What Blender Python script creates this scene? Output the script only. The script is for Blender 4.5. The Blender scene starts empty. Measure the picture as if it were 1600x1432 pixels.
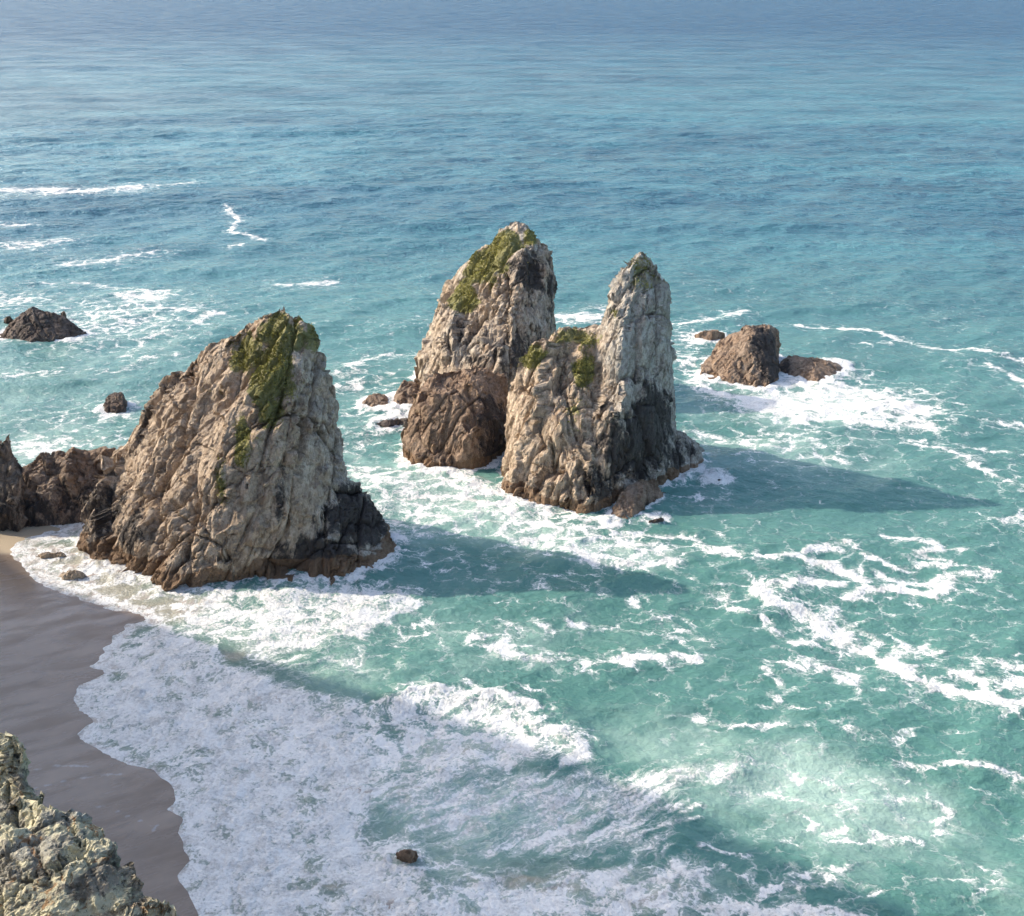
import bpy, bmesh, math
import numpy as np
from mathutils import Vector

# ------------------------------------------------------------------ camera, sky, sun, exposure
scene = bpy.context.scene
CAM_H = 60.0
FPX = 1716.0                                   # focal length in photo pixels (1600 wide)
PITCH = math.atan(746.0 / FPX)                 # horizon a little above the frame
cam_data = bpy.data.cameras.new("camera")
cam_data.sensor_width = 36.0
cam_data.lens = 36.0 * FPX / 1600.0
cam_data.clip_start = 0.5
cam_data.clip_end = 80000.0
cam = bpy.data.objects.new("camera", cam_data)
scene.collection.objects.link(cam)
cam.location = (0, 0, CAM_H)
cam.rotation_euler = (math.pi / 2 - PITCH, 0, 0)
scene.camera = cam

SUN_EL = math.radians(32.0)
SUN_XY = np.array([-0.965, 0.255]); SUN_XY = SUN_XY / np.linalg.norm(SUN_XY)
SUN = np.array([SUN_XY[0] * math.cos(SUN_EL), SUN_XY[1] * math.cos(SUN_EL), math.sin(SUN_EL)])
world = bpy.data.worlds.new("World")
scene.world = world
world.use_nodes = True
wn = world.node_tree.nodes; wl = world.node_tree.links
wn.clear()
sky = wn.new("ShaderNodeTexSky"); sky.sky_type = 'NISHITA'; sky.sun_disc = False
sky.sun_elevation = SUN_EL
sky.sun_rotation = math.atan2(SUN_XY[0], SUN_XY[1])
sky.air_density = 1.0; sky.dust_density = 3.0; sky.ozone_density = 2.0
bg = wn.new("ShaderNodeBackground"); bg.inputs[1].default_value = 0.15
wo = wn.new("ShaderNodeOutputWorld")
wl.new(sky.outputs[0], bg.inputs[0]); wl.new(bg.outputs[0], wo.inputs[0])

sun_data = bpy.data.lights.new("sun", 'SUN')
sun_data.energy = 2.6
sun_data.angle = math.radians(0.5)
sun_data.color = (1.0, 0.91, 0.77)
sun = bpy.data.objects.new("sun", sun_data)
scene.collection.objects.link(sun)
sun.rotation_euler = Vector(SUN).to_track_quat('Z', 'Y').to_euler()
sun.location = (-120, 60, 150)

vs = scene.view_settings
vs.view_transform = 'Standard'; vs.look = 'None'; vs.exposure = 1.02; vs.gamma = 1.0
vs.use_curve_mapping = False
scene.cycles.use_denoising = True
scene.cycles.use_adaptive_sampling = True
scene.cycles.adaptive_threshold = 0.03
scene.cycles.adaptive_min_samples = 16
scene.cycles.max_bounces = 4
scene.cycles.diffuse_bounces = 2
scene.cycles.glossy_bounces = 2
scene.cycles.caustics_reflective = False
scene.cycles.caustics_refractive = False

# ------------------------------------------------------------------ survey helpers: photo pixel -> place
CP, SP = math.cos(PITCH), math.sin(PITCH)
def ray(px, py):
    a, b = px - 800.0, 716.0 - py
    return np.array([a, CP * FPX + SP * b, -SP * FPX + CP * b])
def S(px, py, z=0.0):                          # point on the level z
    d = ray(px, py); t = (z - CAM_H) / d[2]
    return np.array([d[0] * t, d[1] * t, z])
def W(px, py, Y):                              # point at distance Y out from the cliff
    d = ray(px, py); t = Y / d[1]
    return np.array([d[0] * t, Y, CAM_H + d[2] * t])

# ------------------------------------------------------------------ numpy noise
U = np.uint32
def _hu(ix, iy, iz, seed):                      # ix, iy, iz: integer arrays, wrapped to 32 bit
    h = ix.astype(U) * U(374761393)
    h += iy.astype(U) * U(668265263)
    h += iz.astype(U) * U(2147483647)
    h += U((seed * 974634777) & 0xFFFFFFFF)
    h ^= h >> U(13); h *= U(1274126177)
    h ^= h >> U(16); h *= U(2246822519)
    h ^= h >> U(15)
    return h
def _h(ix, iy, iz, seed): return _hu(ix, iy, iz, seed).astype(np.int64)
def _r(h): return (h & 0xFFFFFF).astype(np.float64) / 16777215.0
def vnoise(p, seed=0):
    i = np.floor(p).astype(np.int64); f = p - i
    u = f * f * f * (f * (f * 6 - 15) + 10)
    i0, i1, i2 = (np.ascontiguousarray(i[:, k]).astype(U) for k in range(3))
    def c(a, b, d): return _r(_hu(i0 + U(a), i1 + U(b), i2 + U(d), seed))
    x0 = c(0,0,0) * (1-u[:,0]) + c(1,0,0) * u[:,0]
    x1 = c(0,1,0) * (1-u[:,0]) + c(1,1,0) * u[:,0]
    x2 = c(0,0,1) * (1-u[:,0]) + c(1,0,1) * u[:,0]
    x3 = c(0,1,1) * (1-u[:,0]) + c(1,1,1) * u[:,0]
    y0 = x0 * (1-u[:,1]) + x1 * u[:,1]
    y1 = x2 * (1-u[:,1]) + x3 * u[:,1]
    return (y0 * (1-u[:,2]) + y1 * u[:,2]) * 2 - 1
def fbm(p, seed=0, octv=4, gain=0.5):
    s = np.zeros(len(p)); a = 1.0; t = 0.0
    for k in range(octv):
        s += a * vnoise(p * (2.03 ** k) + 17.3 * k, seed + k); t += a; a *= gain
    return s / t
def voro(p, seed=0):
    i = np.floor(p).astype(np.int64)
    n = len(p)
    f1 = np.full(n, 9.0); f2 = np.full(n, 9.0)
    idh = np.zeros(n, np.int64); vec = np.zeros((n, 3))
    for a in (-1, 0, 1):
        for b in (-1, 0, 1):
            for c in (-1, 0, 1):
                h = _h(i[:,0]+a, i[:,1]+b, i[:,2]+c, seed)
                q = np.stack([_r(h), _r((h * 7919 + 13) >> 3), _r((h * 104729 + 7) >> 5)], 1)
                q += i + np.array([a, b, c]) - p
                aq = np.abs(q); d = 0.45 * np.sqrt((q * q).sum(1)) + 0.55 * np.maximum(np.maximum(aq[:, 0], aq[:, 1]), aq[:, 2]) * 1.25
                m = d < f1
                f2 = np.where(m, f1, np.minimum(f2, d))
                idh = np.where(m, h, idh)
                vec[m] = q[m]
                f1 = np.where(m, d, f1)
    return f1, f2, idh, vec
def sstep(a, b, x):
    t = np.clip((x - a) / (b - a), 0, 1); return t * t * (3 - 2 * t)

# ------------------------------------------------------------------ mesh helpers
def link(o): scene.collection.objects.link(o); return o
def mesh_np(name, verts, faces, smooth=True, mat=None, attrs=None):
    """verts (n,3), faces (m,4) or (m,3) -> object"""
    me = bpy.data.meshes.new(name)
    k = faces.shape[1]
    me.vertices.add(len(verts)); me.vertices.foreach_set("co", np.ascontiguousarray(verts, np.float32).ravel())
    me.loops.add(faces.size); me.loops.foreach_set("vertex_index", np.ascontiguousarray(faces, np.int32).ravel())
    me.polygons.add(len(faces)); me.polygons.foreach_set("loop_start", np.arange(0, faces.size, k, dtype=np.int32))
    me.update(calc_edges=True)
    me.polygons.foreach_set("use_smooth", np.full(len(faces), smooth))
    for an, av in (attrs or {}).items():
        at = me.attributes.new(an, 'FLOAT', 'POINT'); at.data.foreach_set("value", np.ascontiguousarray(av, np.float32))
    if mat: me.materials.append(mat)
    me.validate()
    return link(bpy.data.objects.new(name, me))
def tag(o, label=None, cat=None, group=None, kind=None):
    if label: o["label"] = label
    if cat: o["category"] = cat
    if group: o["group"] = group
    if kind: o["kind"] = kind
    return o

# ------------------------------------------------------------------ node helpers
class NT:
    def __init__(s, name):
        s.m = bpy.data.materials.new(name); s.m.use_nodes = True
        s.t = s.m.node_tree; s.t.nodes.clear()
        s.out = s.t.nodes.new("ShaderNodeOutputMaterial")
    def n(s, typ, **kw):
        nd = s.t.nodes.new(typ)
        for k, v in kw.items(): setattr(nd, k, v)
        return nd
    def put(s, sock, v):
        if isinstance(v, bpy.types.NodeSocket): s.t.links.new(v, sock)
        elif isinstance(v, (tuple, list)) and len(v) == 3 and sock.type == 'RGBA': sock.default_value = (*v, 1)
        else: sock.default_value = v
    def math(s, op, a, b=0.0, c=0.0, clamp=False):
        nd = s.n("ShaderNodeMath", operation=op, use_clamp=clamp)
        for i, v in enumerate((a, b, c)): s.put(nd.inputs[i], v)
        return nd.outputs[0]
    def mix(s, f, a, b, blend='MIX'):
        nd = s.n("ShaderNodeMix", data_type='RGBA', blend_type=blend)
        s.put(nd.inputs[0], f); s.put(nd.inputs[6], a); s.put(nd.inputs[7], b)
        return nd.outputs[2]
    def fmix(s, f, a, b):
        nd = s.n("ShaderNodeMix", data_type='FLOAT')
        s.put(nd.inputs[0], f); s.put(nd.inputs[2], a); s.put(nd.inputs[3], b)
        return nd.outputs[0]
    def ramp(s, x, a, b, lo=0.0, hi=1.0, smooth=True):
        nd = s.n("ShaderNodeMapRange", interpolation_type='SMOOTHSTEP' if smooth else 'LINEAR')
        s.put(nd.inputs[0], x); s.put(nd.inputs[1], a); s.put(nd.inputs[2], b); s.put(nd.inputs[3], lo); s.put(nd.inputs[4], hi)
        return nd.outputs[0]
    def attr(s, name):
        return s.n("ShaderNodeAttribute", attribute_name=name).outputs["Fac"]
    def pos(s): return s.n("ShaderNodeNewGeometry").outputs["Position"]
    def mapping(s, v, scale=(1, 1, 1), rot=(0, 0, 0), loc=(0, 0, 0)):
        nd = s.n("ShaderNodeMapping", vector_type='TEXTURE'); s.put(nd.inputs[0], v)
        nd.inputs[1].default_value = loc; nd.inputs[2].default_value = rot; nd.inputs[3].default_value = tuple(1.0 / c for c in scale)
        return nd.outputs[0]
    dim = '3D'
    def noise(s, v, scale, detail=4, rough=0.55, dist=0.0, col=False):
        nd = s.n("ShaderNodeTexNoise", noise_dimensions=s.dim); s.put(nd.inputs["Vector"], v)
        nd.inputs["Scale"].default_value = scale; nd.inputs["Detail"].default_value = detail
        nd.inputs["Roughness"].default_value = rough; nd.inputs["Distortion"].default_value = dist
        return nd.outputs["Color" if col else "Fac"]
    def voronoi(s, v, scale, feature='F1', out="Distance"):
        nd = s.n("ShaderNodeTexVoronoi", feature=feature, voronoi_dimensions=s.dim); s.put(nd.inputs["Vector"], v)
        nd.inputs["Scale"].default_value = scale
        return nd.outputs[out]
    def vadd(s, a, b, scale=1.0):
        m = s.n("ShaderNodeVectorMath", operation='MULTIPLY_ADD')
        s.put(m.inputs[0], b); m.inputs[1].default_value = (scale,) * 3; s.put(m.inputs[2], a)
        return m.outputs[0]
    def bump(s, h, strength, dist, normal=None):
        nd = s.n("ShaderNodeBump"); s.put(nd.inputs["Height"], h)
        s.put(nd.inputs["Strength"], strength); nd.inputs["Distance"].default_value = dist
        if normal is not None: s.put(nd.inputs["Normal"], normal)
        return nd.outputs[0]
    def principled(s, col, rough, normal=None, ior=1.5, spec=0.5, **kw):
        b = s.n("ShaderNodeBsdfPrincipled")
        s.put(b.inputs["Base Color"], col); s.put(b.inputs["Roughness"], rough)
        b.inputs["IOR"].default_value = ior; s.put(b.inputs["Specular IOR Level"], spec)
        if normal is not None: s.put(b.inputs["Normal"], normal)
        for k, v in kw.items(): s.put(b.inputs[k], v)
        s.t.links.new(b.outputs[0], s.out.inputs[0])
        return b

# ------------------------------------------------------------------ materials
def make_rock_material(name, warm_c, grey_c, fine=1.0, lichen=False):
    t = NT(name)
    P = t.pos()
    warp = t.noise(P, 0.5, 3, col=True)
    Q = t.vadd(P, warp, 1.5)
    Qs = t.mapping(Q, scale=(1, 1, 0.45), rot=(0, 0.25, 0))
    n_big = t.noise(Q, 0.22, 5, 0.6)
    n_mid = t.noise(Qs, 0.9, 5, 0.65)
    n_fine = t.noise(P, 5.0 * fine, 3, 0.7)
    cell = t.voronoi(Qs, 0.8 * fine, 'F1', "Color")
    sep = t.n("ShaderNodeSeparateColor"); t.put(sep.inputs[0], cell)
    warm = t.attr("warm")
    fac = t.ramp(t.math('ADD', warm, t.math('MULTIPLY', t.math('SUBTRACT', n_big, 0.5), 1.3)), 0.2, 0.8)
    col = t.mix(fac, grey_c, warm_c)
    col = t.mix(t.ramp(n_mid, 0.30, 0.72), t.mix(1.0, col, (0.60, 0.56, 0.53), 'MULTIPLY'), col)
    col = t.mix(t.math('MULTIPLY', sep.outputs[0], 0.35), col, t.mix(1.0, col, (1.45, 1.4, 1.32), 'MULTIPLY'))
    col = t.mix(t.ramp(n_fine, 0.35, 0.75, 0.0, 0.5), col, t.mix(1.0, col, (1.35, 1.32, 1.25), 'MULTIPLY'))
    # dark mottling of lichen and grime, drawn out along the joints
    mot = t.ramp(t.noise(Qs, 1.7 * fine, 5, 0.78), 0.40, 0.54, 0.62, 0.0)
    col = t.mix(mot, col, t.mix(1.0, col, (0.34, 0.31, 0.29), 'MULTIPLY'))
    # ochre stains with shapes of their own
    oc = t.noise(Qs, 0.45, 5, 0.6, 0.5)
    col = t.mix(t.math('MULTIPLY', t.ramp(oc, 0.56, 0.68), t.math('MULTIPLY', warm, 0.55)), col, (0.33, 0.20, 0.10))
    if lichen:
        l1 = t.ramp(t.noise(Q, 1.1, 6, 0.7, 0.3), 0.43, 0.53)
        col = t.mix(t.math('MULTIPLY', l1, 0.85), col, (0.62, 0.57, 0.38))
        l2 = t.ramp(t.noise(Q, 2.3, 6, 0.75, 0.8), 0.56, 0.63)
        col = t.mix(t.math('MULTIPLY', l2, 0.8), col, (0.27, 0.13, 0.045))
        l3 = t.ramp(t.noise(P, 6.0, 5, 0.75, 0.4), 0.57, 0.62)
        col = t.mix(t.math('MULTIPLY', l3, 0.75), col, (0.04, 0.042, 0.036))
    # black tidal lichen, shade painted on sunless faces, orange-brown barnacle belt
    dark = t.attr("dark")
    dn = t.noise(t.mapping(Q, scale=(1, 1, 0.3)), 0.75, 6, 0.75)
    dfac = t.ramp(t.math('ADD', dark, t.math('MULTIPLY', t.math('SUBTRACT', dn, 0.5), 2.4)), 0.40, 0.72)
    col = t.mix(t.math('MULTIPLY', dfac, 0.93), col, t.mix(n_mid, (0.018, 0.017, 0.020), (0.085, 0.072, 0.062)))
    rust = t.attr("rust")
    rfac = t.ramp(t.math('ADD', rust, t.math('MULTIPLY', t.math('SUBTRACT', n_mid, 0.5), 0.9)), 0.35, 0.6)
    col = t.mix(t.math('MULTIPLY', rfac, 0.85), col, t.mix(n_fine, (0.13, 0.075, 0.042), (0.30, 0.19, 0.11)))
    # green film of plants
    moss = t.attr("moss")
    mfac = t.ramp(t.math('ADD', moss, t.math('MULTIPLY', t.math('SUBTRACT', t.noise(P, 0.9, 5, 0.7), 0.5), 1.1)), 0.45, 0.62)
    col = t.mix(t.math('MULTIPLY', mfac, 0.85), col, t.mix(n_fine, (0.12, 0.13, 0.035), (0.30, 0.28, 0.10)))
    hb = t.noise(t.mapping(P, scale=(1, 1, 0.55), rot=(0, 0.3, 0)), 2.0 * fine, 5, 0.72)
    crk = t.voronoi(t.mapping(P, scale=(1, 1, 0.5), rot=(0, 0.3, 0)), 1.1 * fine, 'F1')
    h = t.math('ADD', t.math('MULTIPLY', crk, 0.5), t.math('MULTIPLY', hb, 2.2))
    nrm = t.bump(h, 1.0, 0.22 / fine)
    t.principled(col, t.fmix(dfac, 0.85, 0.6), nrm, spec=0.25)
    return t.m

M_ROCK = make_rock_material("sea_stack_rock", (0.61, 0.495, 0.375), (0.55, 0.515, 0.455))
M_BROWN = make_rock_material("brown_rock", (0.36, 0.262, 0.19), (0.33, 0.275, 0.225))
M_DARK = make_rock_material("dark_reef_rock", (0.17, 0.13, 0.11), (0.16, 0.14, 0.125))
M_CRAG = make_rock_material("lichen_crag_rock", (0.36, 0.32, 0.24), (0.33, 0.35, 0.32), fine=2.2, lichen=True)

def make_grass_material():
    t = NT("clifftop_grass")
    v = t.attr("tint")
    col = t.mix(v, (0.16, 0.155, 0.034), (0.50, 0.455, 0.15))
    b = t.principled(col, 0.75, spec=0.15)
    return t.m
M_GRASS = make_grass_material()

def make_sand_material():
    t = NT("beach_sand"); t.dim = '2D'
    P = t.pos()
    wet = t.attr("wet")
    n1 = t.noise(t.mapping(P, scale=(0.35, 1.2, 1), rot=(0, 0, 0.5)), 0.5, 5, 0.6)
    n2 = t.noise(P, 6, 5, 0.7)
    dry = t.mix(n2, (0.40, 0.31, 0.20), (0.50, 0.40, 0.28))
    wetc = t.mix(t.ramp(n1, 0.3, 0.7), (0.195, 0.142, 0.100), (0.285, 0.215, 0.155))
    w = t.ramp(t.math('ADD', wet, t.math('MULTIPLY', t.math('SUBTRACT', n1, 0.5), 0.6)), 0.3, 0.7)
    col = t.mix(w, dry, wetc)
    line = t.attr("line")
    lf = t.ramp(t.math('ADD', line, t.math('MULTIPLY', t.math('SUBTRACT', t.noise(P, 2.0, 5, 0.7), 0.5), 0.9)), 0.45, 0.75)
    col = t.mix(t.math('MULTIPLY', lf, 0.55), col, (0.5, 0.48, 0.46))
    nrm = t.bump(n2, 0.25, 0.03)
    t.principled(col, t.fmix(w, 0.9, t.ramp(n1, 0.3, 0.7, 0.45, 0.12)), nrm, spec=t.fmix(w, 0.2, 0.55))
    return t.m
M_SAND = make_sand_material()

def make_sea_material():
    t = NT("sea_water"); t.dim = '2D'
    P = t.pos()
    foam = t.attr("foam"); milk = t.attr("milk"); sand = t.attr("sandy"); far = t.attr("far"); streak = t.attr("streak")
    # --- foam pattern
    w1 = t.noise(P, 0.35, 4, 0.6, col=True)
    w2 = t.noise(P, 1.6, 3, 0.6, col=True)
    Q = t.vadd(t.vadd(P, w1, 3.0), w2, 0.7)
    Qx = t.mapping(Q, scale=(0.75, 1.15, 1), rot=(0, 0, 0.15))
    e1 = t.voronoi(Qx, 0.34, 'DISTANCE_TO_EDGE')
    e2 = t.voronoi(Qx, 1.5, 'DISTANCE_TO_EDGE')
    web1 = t.ramp(e1, 0.0, 0.22, 1.0, 0.0)
    web2 = t.ramp(e2, 0.0, 0.28, 1.0, 0.0)
    nA = t.ramp(t.noise(Q, 0.5, 6, 0.68), 0.22, 0.78, smooth=False)
    nB = t.noise(P, 3.2, 4, 0.7)
    # streaks drawn out by the backwash
    sdv = S(900, 1190) - S(640, 1310)
    Ps = t.mapping(t.vadd(P, w1, 2.0), scale=(0.13, 1.15, 1), rot=(0, 0, math.atan2(sdv[1], sdv[0])))
    nS = t.ramp(t.noise(Ps, 1.1, 5, 0.65), 0.22, 0.78, smooth=False)
    lace = t.math('ADD', t.math('MULTIPLY', web1, 0.30), t.math('ADD', t.math('MULTIPLY', web2, 0.20), t.math('MULTIPLY', nA, 0.62)))
    patt = t.fmix(streak, lace, t.math('ADD', t.math('MULTIPLY', nS, 0.85), t.math('MULTIPLY', web2, 0.14)))
    patt0 = patt
    patt = t.math('ADD', patt, t.math('MULTIPLY', t.math('SUBTRACT', nB, 0.5), 0.55))
    thr = t.fmix(t.math('MINIMUM', foam, 1.0), 1.05, 0.14)
    d = t.math('SUBTRACT', patt, thr)
    solid = t.ramp(d, -0.04, 0.17)
    haze = t.math('MULTIPLY', t.ramp(t.math('SUBTRACT', patt0, thr), -0.30, 0.14), t.fmix(streak, 0.40, 0.55))
    fm = t.math('MAXIMUM', solid, haze)
    fm = t.math('MULTIPLY', fm, t.ramp(foam, 0.02, 0.12))
    # --- water colour: clear offshore, green over the sand, milky where air is stirred in
    nC = t.noise(t.mapping(P, scale=(0.6, 1.0, 1)), 0.045, 5, 0.6)
    green = t.mix(nC, (0.066, 0.175, 0.150), (0.122, 0.270, 0.225))
    blue = t.mix(nC, (0.042, 0.134, 0.178), (0.062, 0.174, 0.216))
    wind = t.noise(t.mapping(P, scale=(0.22, 1.0, 1), rot=(0, 0, 0.06)), 0.011, 5, 0.65)
    blue = t.mix(t.ramp(wind, 0.35, 0.68), t.mix(1.0, blue, (0.86, 0.87, 0.90), 'MULTIPLY'), t.mix(1.0, blue, (1.25, 1.22, 1.15), 'MULTIPLY'))
    wc = t.mix(t.attr("blue"), green, blue)
    wc = t.mix(t.math('MULTIPLY', t.attr("offing"), 0.85), wc, (0.020, 0.074, 0.150))
    mk = t.ramp(t.math('ADD', milk, t.math('MULTIPLY', t.math('SUBTRACT', t.noise(Q, 0.16, 3, 0.55), 0.5), 0.9)), 0.1, 1.0)
    wc = t.mix(t.math('MULTIPLY', mk, 0.85), wc, (0.38, 0.52, 0.44))
    wc = t.mix(t.math('MULTIPLY', sand, 0.8), wc, (0.42, 0.36, 0.27))
    fcol = t.mix(t.ramp(t.math('ADD', t.math('MULTIPLY', nB, 0.6), t.math('MULTIPLY', nA, 0.4)), 0.28, 0.62), (0.53, 0.52, 0.49), (0.88, 0.86, 0.81))
    fcol = t.mix(t.math('MULTIPLY', t.ramp(sand, 0.25, 1.0, 0.1, 1.0), t.ramp(t.noise(Q, 0.8, 5, 0.7), 0.47, 0.64)), fcol, (0.40, 0.34, 0.29))
    col = t.mix(fm, wc, fcol)
    # --- ripples too small for the mesh, foam froth
    rp1 = t.noise(t.mapping(P, scale=(0.75, 1.25, 1), rot=(0, 0, -0.2)), 1.5, 3, 0.62)
    rp2 = t.noise(t.mapping(P, scale=(0.6, 1.2, 1), rot=(0, 0, -0.15)), 0.26, 3, 0.62)
    fr = t.noise(P, 3.2, 3, 0.7)
    cf = t.math('MINIMUM', foam, 1.0)
    h = t.math('ADD', t.math('MULTIPLY', rp1, 0.17), t.math('ADD', t.math('MULTIPLY', rp2, t.math('MULTIPLY', far, 2.0)), t.math('MULTIPLY', t.math('MULTIPLY', fr, cf), 0.16)))
    nrm = t.bump(h, 1.0, 1.0)
    cw = t.noise(t.mapping(P, scale=(0.55, 1.0, 1)), 0.035, 7, 0.82, col=True)
    pv = t.n("ShaderNodeVectorMath", operation='MULTIPLY_ADD'); t.put(pv.inputs[0], cw); pv.inputs[1].default_value = (1.8, 1.8, 0.0); pv.inputs[2].default_value = (-0.9, -0.9, 0.0)
    sv = t.n("ShaderNodeVectorMath", operation='SCALE'); t.put(sv.inputs[0], pv.outputs[0]); t.put(sv.inputs["Scale"], t.ramp(far, 0.15, 1.0, 0.0, 1.0, False))
    av = t.n("ShaderNodeVectorMath", operation='ADD'); t.put(av.inputs[0], nrm); t.put(av.inputs[1], sv.outputs[0])
    nv = t.n("ShaderNodeVectorMath", operation='NORMALIZE'); t.put(nv.inputs[0], av.outputs[0]); nrm = nv.outputs[0]
    rough = t.fmix(fm, t.fmix(far, 0.14, 0.26), 0.8)
    t.principled(col, rough, nrm, ior=1.33, spec=t.fmix(fm, t.fmix(t.attr("offing"), t.fmix(far, 0.5, 0.38), 0.06), 0.15))
    return t.m
M_SEA = make_sea_material()

# ------------------------------------------------------------------ shoreline and beach
SHORE_PX = [(70, 812), (118, 826), (96, 838), (52, 846), (36, 856), (50, 880), (72, 903), (112, 924), (175, 948), (243, 967),
            (205, 978), (176, 1000), (165, 1020), (143, 1042), (168, 1050), (120, 1074), (111, 1096), (124, 1112), (142, 1128),
            (114, 1147), (134, 1166), (170, 1184), (192, 1196), (236, 1207), (260, 1230), (268, 1254), (252, 1266),
            (277, 1282), (272, 1310), (287, 1345), (268, 1372), (284, 1402), (302, 1436), (318, 1480), (330, 1530)]
SHORE = np.array([S(*p)[:2] for p in SHORE_PX])
def polyline_dist(P, L):
    best = np.full(len(P), 1e9)
    for a, b in zip(L[:-1], L[1:]):
        ab = b - a; tt = np.clip(((P - a) @ ab) / max(ab @ ab, 1e-9), 0, 1)
        d = P - a - tt[:, None] * ab
        best = np.minimum(best, (d * d).sum(1))
    return np.sqrt(best)
def inside(P, poly):
    c = np.zeros(len(P), bool); n = len(poly)
    for i in range(n):
        x1, y1 = poly[i]; x2, y2 = poly[(i + 1) % n]
        if y1 == y2: continue
        m = ((y1 > P[:, 1]) != (y2 > P[:, 1])) & (P[:, 0] < (x2 - x1) * (P[:, 1] - y1) / (y2 - y1) + x1)
        c ^= m
    return c
LAND = np.vstack([SHORE, [[-20, 20], [-160, 20], [-160, SHORE[0, 1] + 3], [SHORE[0, 0] - 10, SHORE[0, 1] + 2]]])
def shore_sd(P):                               # > 0 on land
    d = polyline_dist(P, SHORE)
    return np.where(inside(P, LAND), d, -d)

gx = np.arange(-112, 12, 0.5); gy = np.arange(34, 150, 0.5)
X, Y = np.meshgrid(gx, gy); PB = np.stack([X.ravel(), Y.ravel()], 1)
sd = shore_sd(PB)
zb = np.where(sd > 0, 0.045 * sd, 0.16 * sd)
zb = np.clip(zb, -6, 3.2) + 0.03
zb += 0.03 * fbm(np.c_[PB * 0.15, np.zeros(len(PB))], 5) * sstep(0, 6, sd)
def grid_faces(nr, nc):
    i = np.arange(nr * nc).reshape(nr, nc)
    return np.stack([i[:-1, :-1], i[:-1, 1:], i[1:, 1:], i[1:, :-1]], -1).reshape(-1, 4)
old = [[(40, 1240), (110, 1222), (170, 1212), (235, 1207)], [(150, 1262), (185, 1272), (215, 1285), (245, 1293), (240, 1302)],
       [(20, 1215), (90, 1198), (140, 1200)]]
ln = np.zeros(len(PB))
for l in old:
    dd = polyline_dist(PB, np.array([S(*p)[:2] for p in l]))
    ln = np.maximum(ln, 0.75 * np.exp(-(dd / 0.22) ** 2))
tanpt = S(20, 842)[:2]
wet = 1 - sstep(0, 1, 1.35 - np.hypot((PB[:, 0] - tanpt[0]) / 12, (PB[:, 1] - tanpt[1]) / 4.5))
beach = mesh_np("beach", np.c_[PB, zb], grid_faces(len(gy), len(gx)), True, M_SAND, {"wet": wet, "line": ln})
tag(beach, "smooth wet grey brown sand at the left edge of the sea", "beach", kind="structure")

# ------------------------------------------------------------------ sea: wave fields
rng = np.random.default_rng(7)
def ocean(N, L, lmin, lmax, rms, wdir, spread, seed):
    r = np.random.default_rng(seed)
    k = np.fft.fftfreq(N, L / N) * 2 * np.pi
    KX, KY = np.meshgrid(k, k); K = np.hypot(KX, KY); K[0, 0] = 1
    lam = 2 * np.pi / K
    band = (lam > lmin) & (lam < lmax)
    c = np.abs(KX * wdir[0] + KY * wdir[1]) / K
    A = np.where(band, K ** -2.0 * (c ** spread + 0.04), 0.0)
    H = A * (r.normal(size=(N, N)) + 1j * r.normal(size=(N, N)))
    h = np.fft.ifft2(H).real; s = rms / h.std()
    dx = np.fft.ifft2(1j * KX / K * H).real * s; dy = np.fft.ifft2(1j * KY / K * H).real * s
    return np.stack([dx, dy, h * s], -1), L
def samp(field, x, y, rot=0.0):
    F, L = field; N = F.shape[0]
    c, s = math.cos(rot), math.sin(rot)
    u = (x * c + y * s) / L * N; v = (-x * s + y * c) / L * N
    i = np.floor(u).astype(int); j = np.floor(v).astype(int)
    fu = (u - i)[:, None]; fv = (v - j)[:, None]
    i0, i1, j0, j1 = i % N, (i + 1) % N, j % N, (j + 1) % N
    o = (F[j0, i0] * (1 - fu) + F[j0, i1] * fu) * (1 - fv) + (F[j1, i0] * (1 - fu) + F[j1, i1] * fu) * fv
    q = o.copy(); q[:, 0] = o[:, 0] * c - o[:, 1] * s; q[:, 1] = o[:, 0] * s + o[:, 1] * c
    return q
wd = np.array([0.22, -1.0]); wd /= np.linalg.norm(wd)
OA = ocean(256, 640.0, 30, 220, 0.42, wd, 6, 1)
OB = ocean(512, 150.0, 3, 26, 0.21, wd, 1.5, 2)
OC = ocean(512, 61.0, 0.7, 3.5, 0.042, wd, 1.4, 3)

az = np.radians(np.concatenate([np.linspace(-100, -32, 40, endpoint=False), np.linspace(-31, 31, 720), np.linspace(32, 100, 41)[1:]]))
dep = np.concatenate([np.linspace(62, 48, 10, endpoint=False), np.linspace(48, 16, 520, endpoint=False), np.linspace(16, 1.1, 330, endpoint=False), np.geomspace(1.1, 0.09, 30)])
rad = CAM_H / np.tan(np.radians(dep))
dr = np.gradient(rad)
AZ, RR = np.meshgrid(az, rad)
DR = np.repeat(dr[:, None], len(az), 1).ravel()
sx, sy = (RR * np.sin(AZ)).ravel(), (RR * np.cos(AZ)).ravel()
P2 = np.stack([sx, sy], 1); R = RR.ravel()

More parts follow.
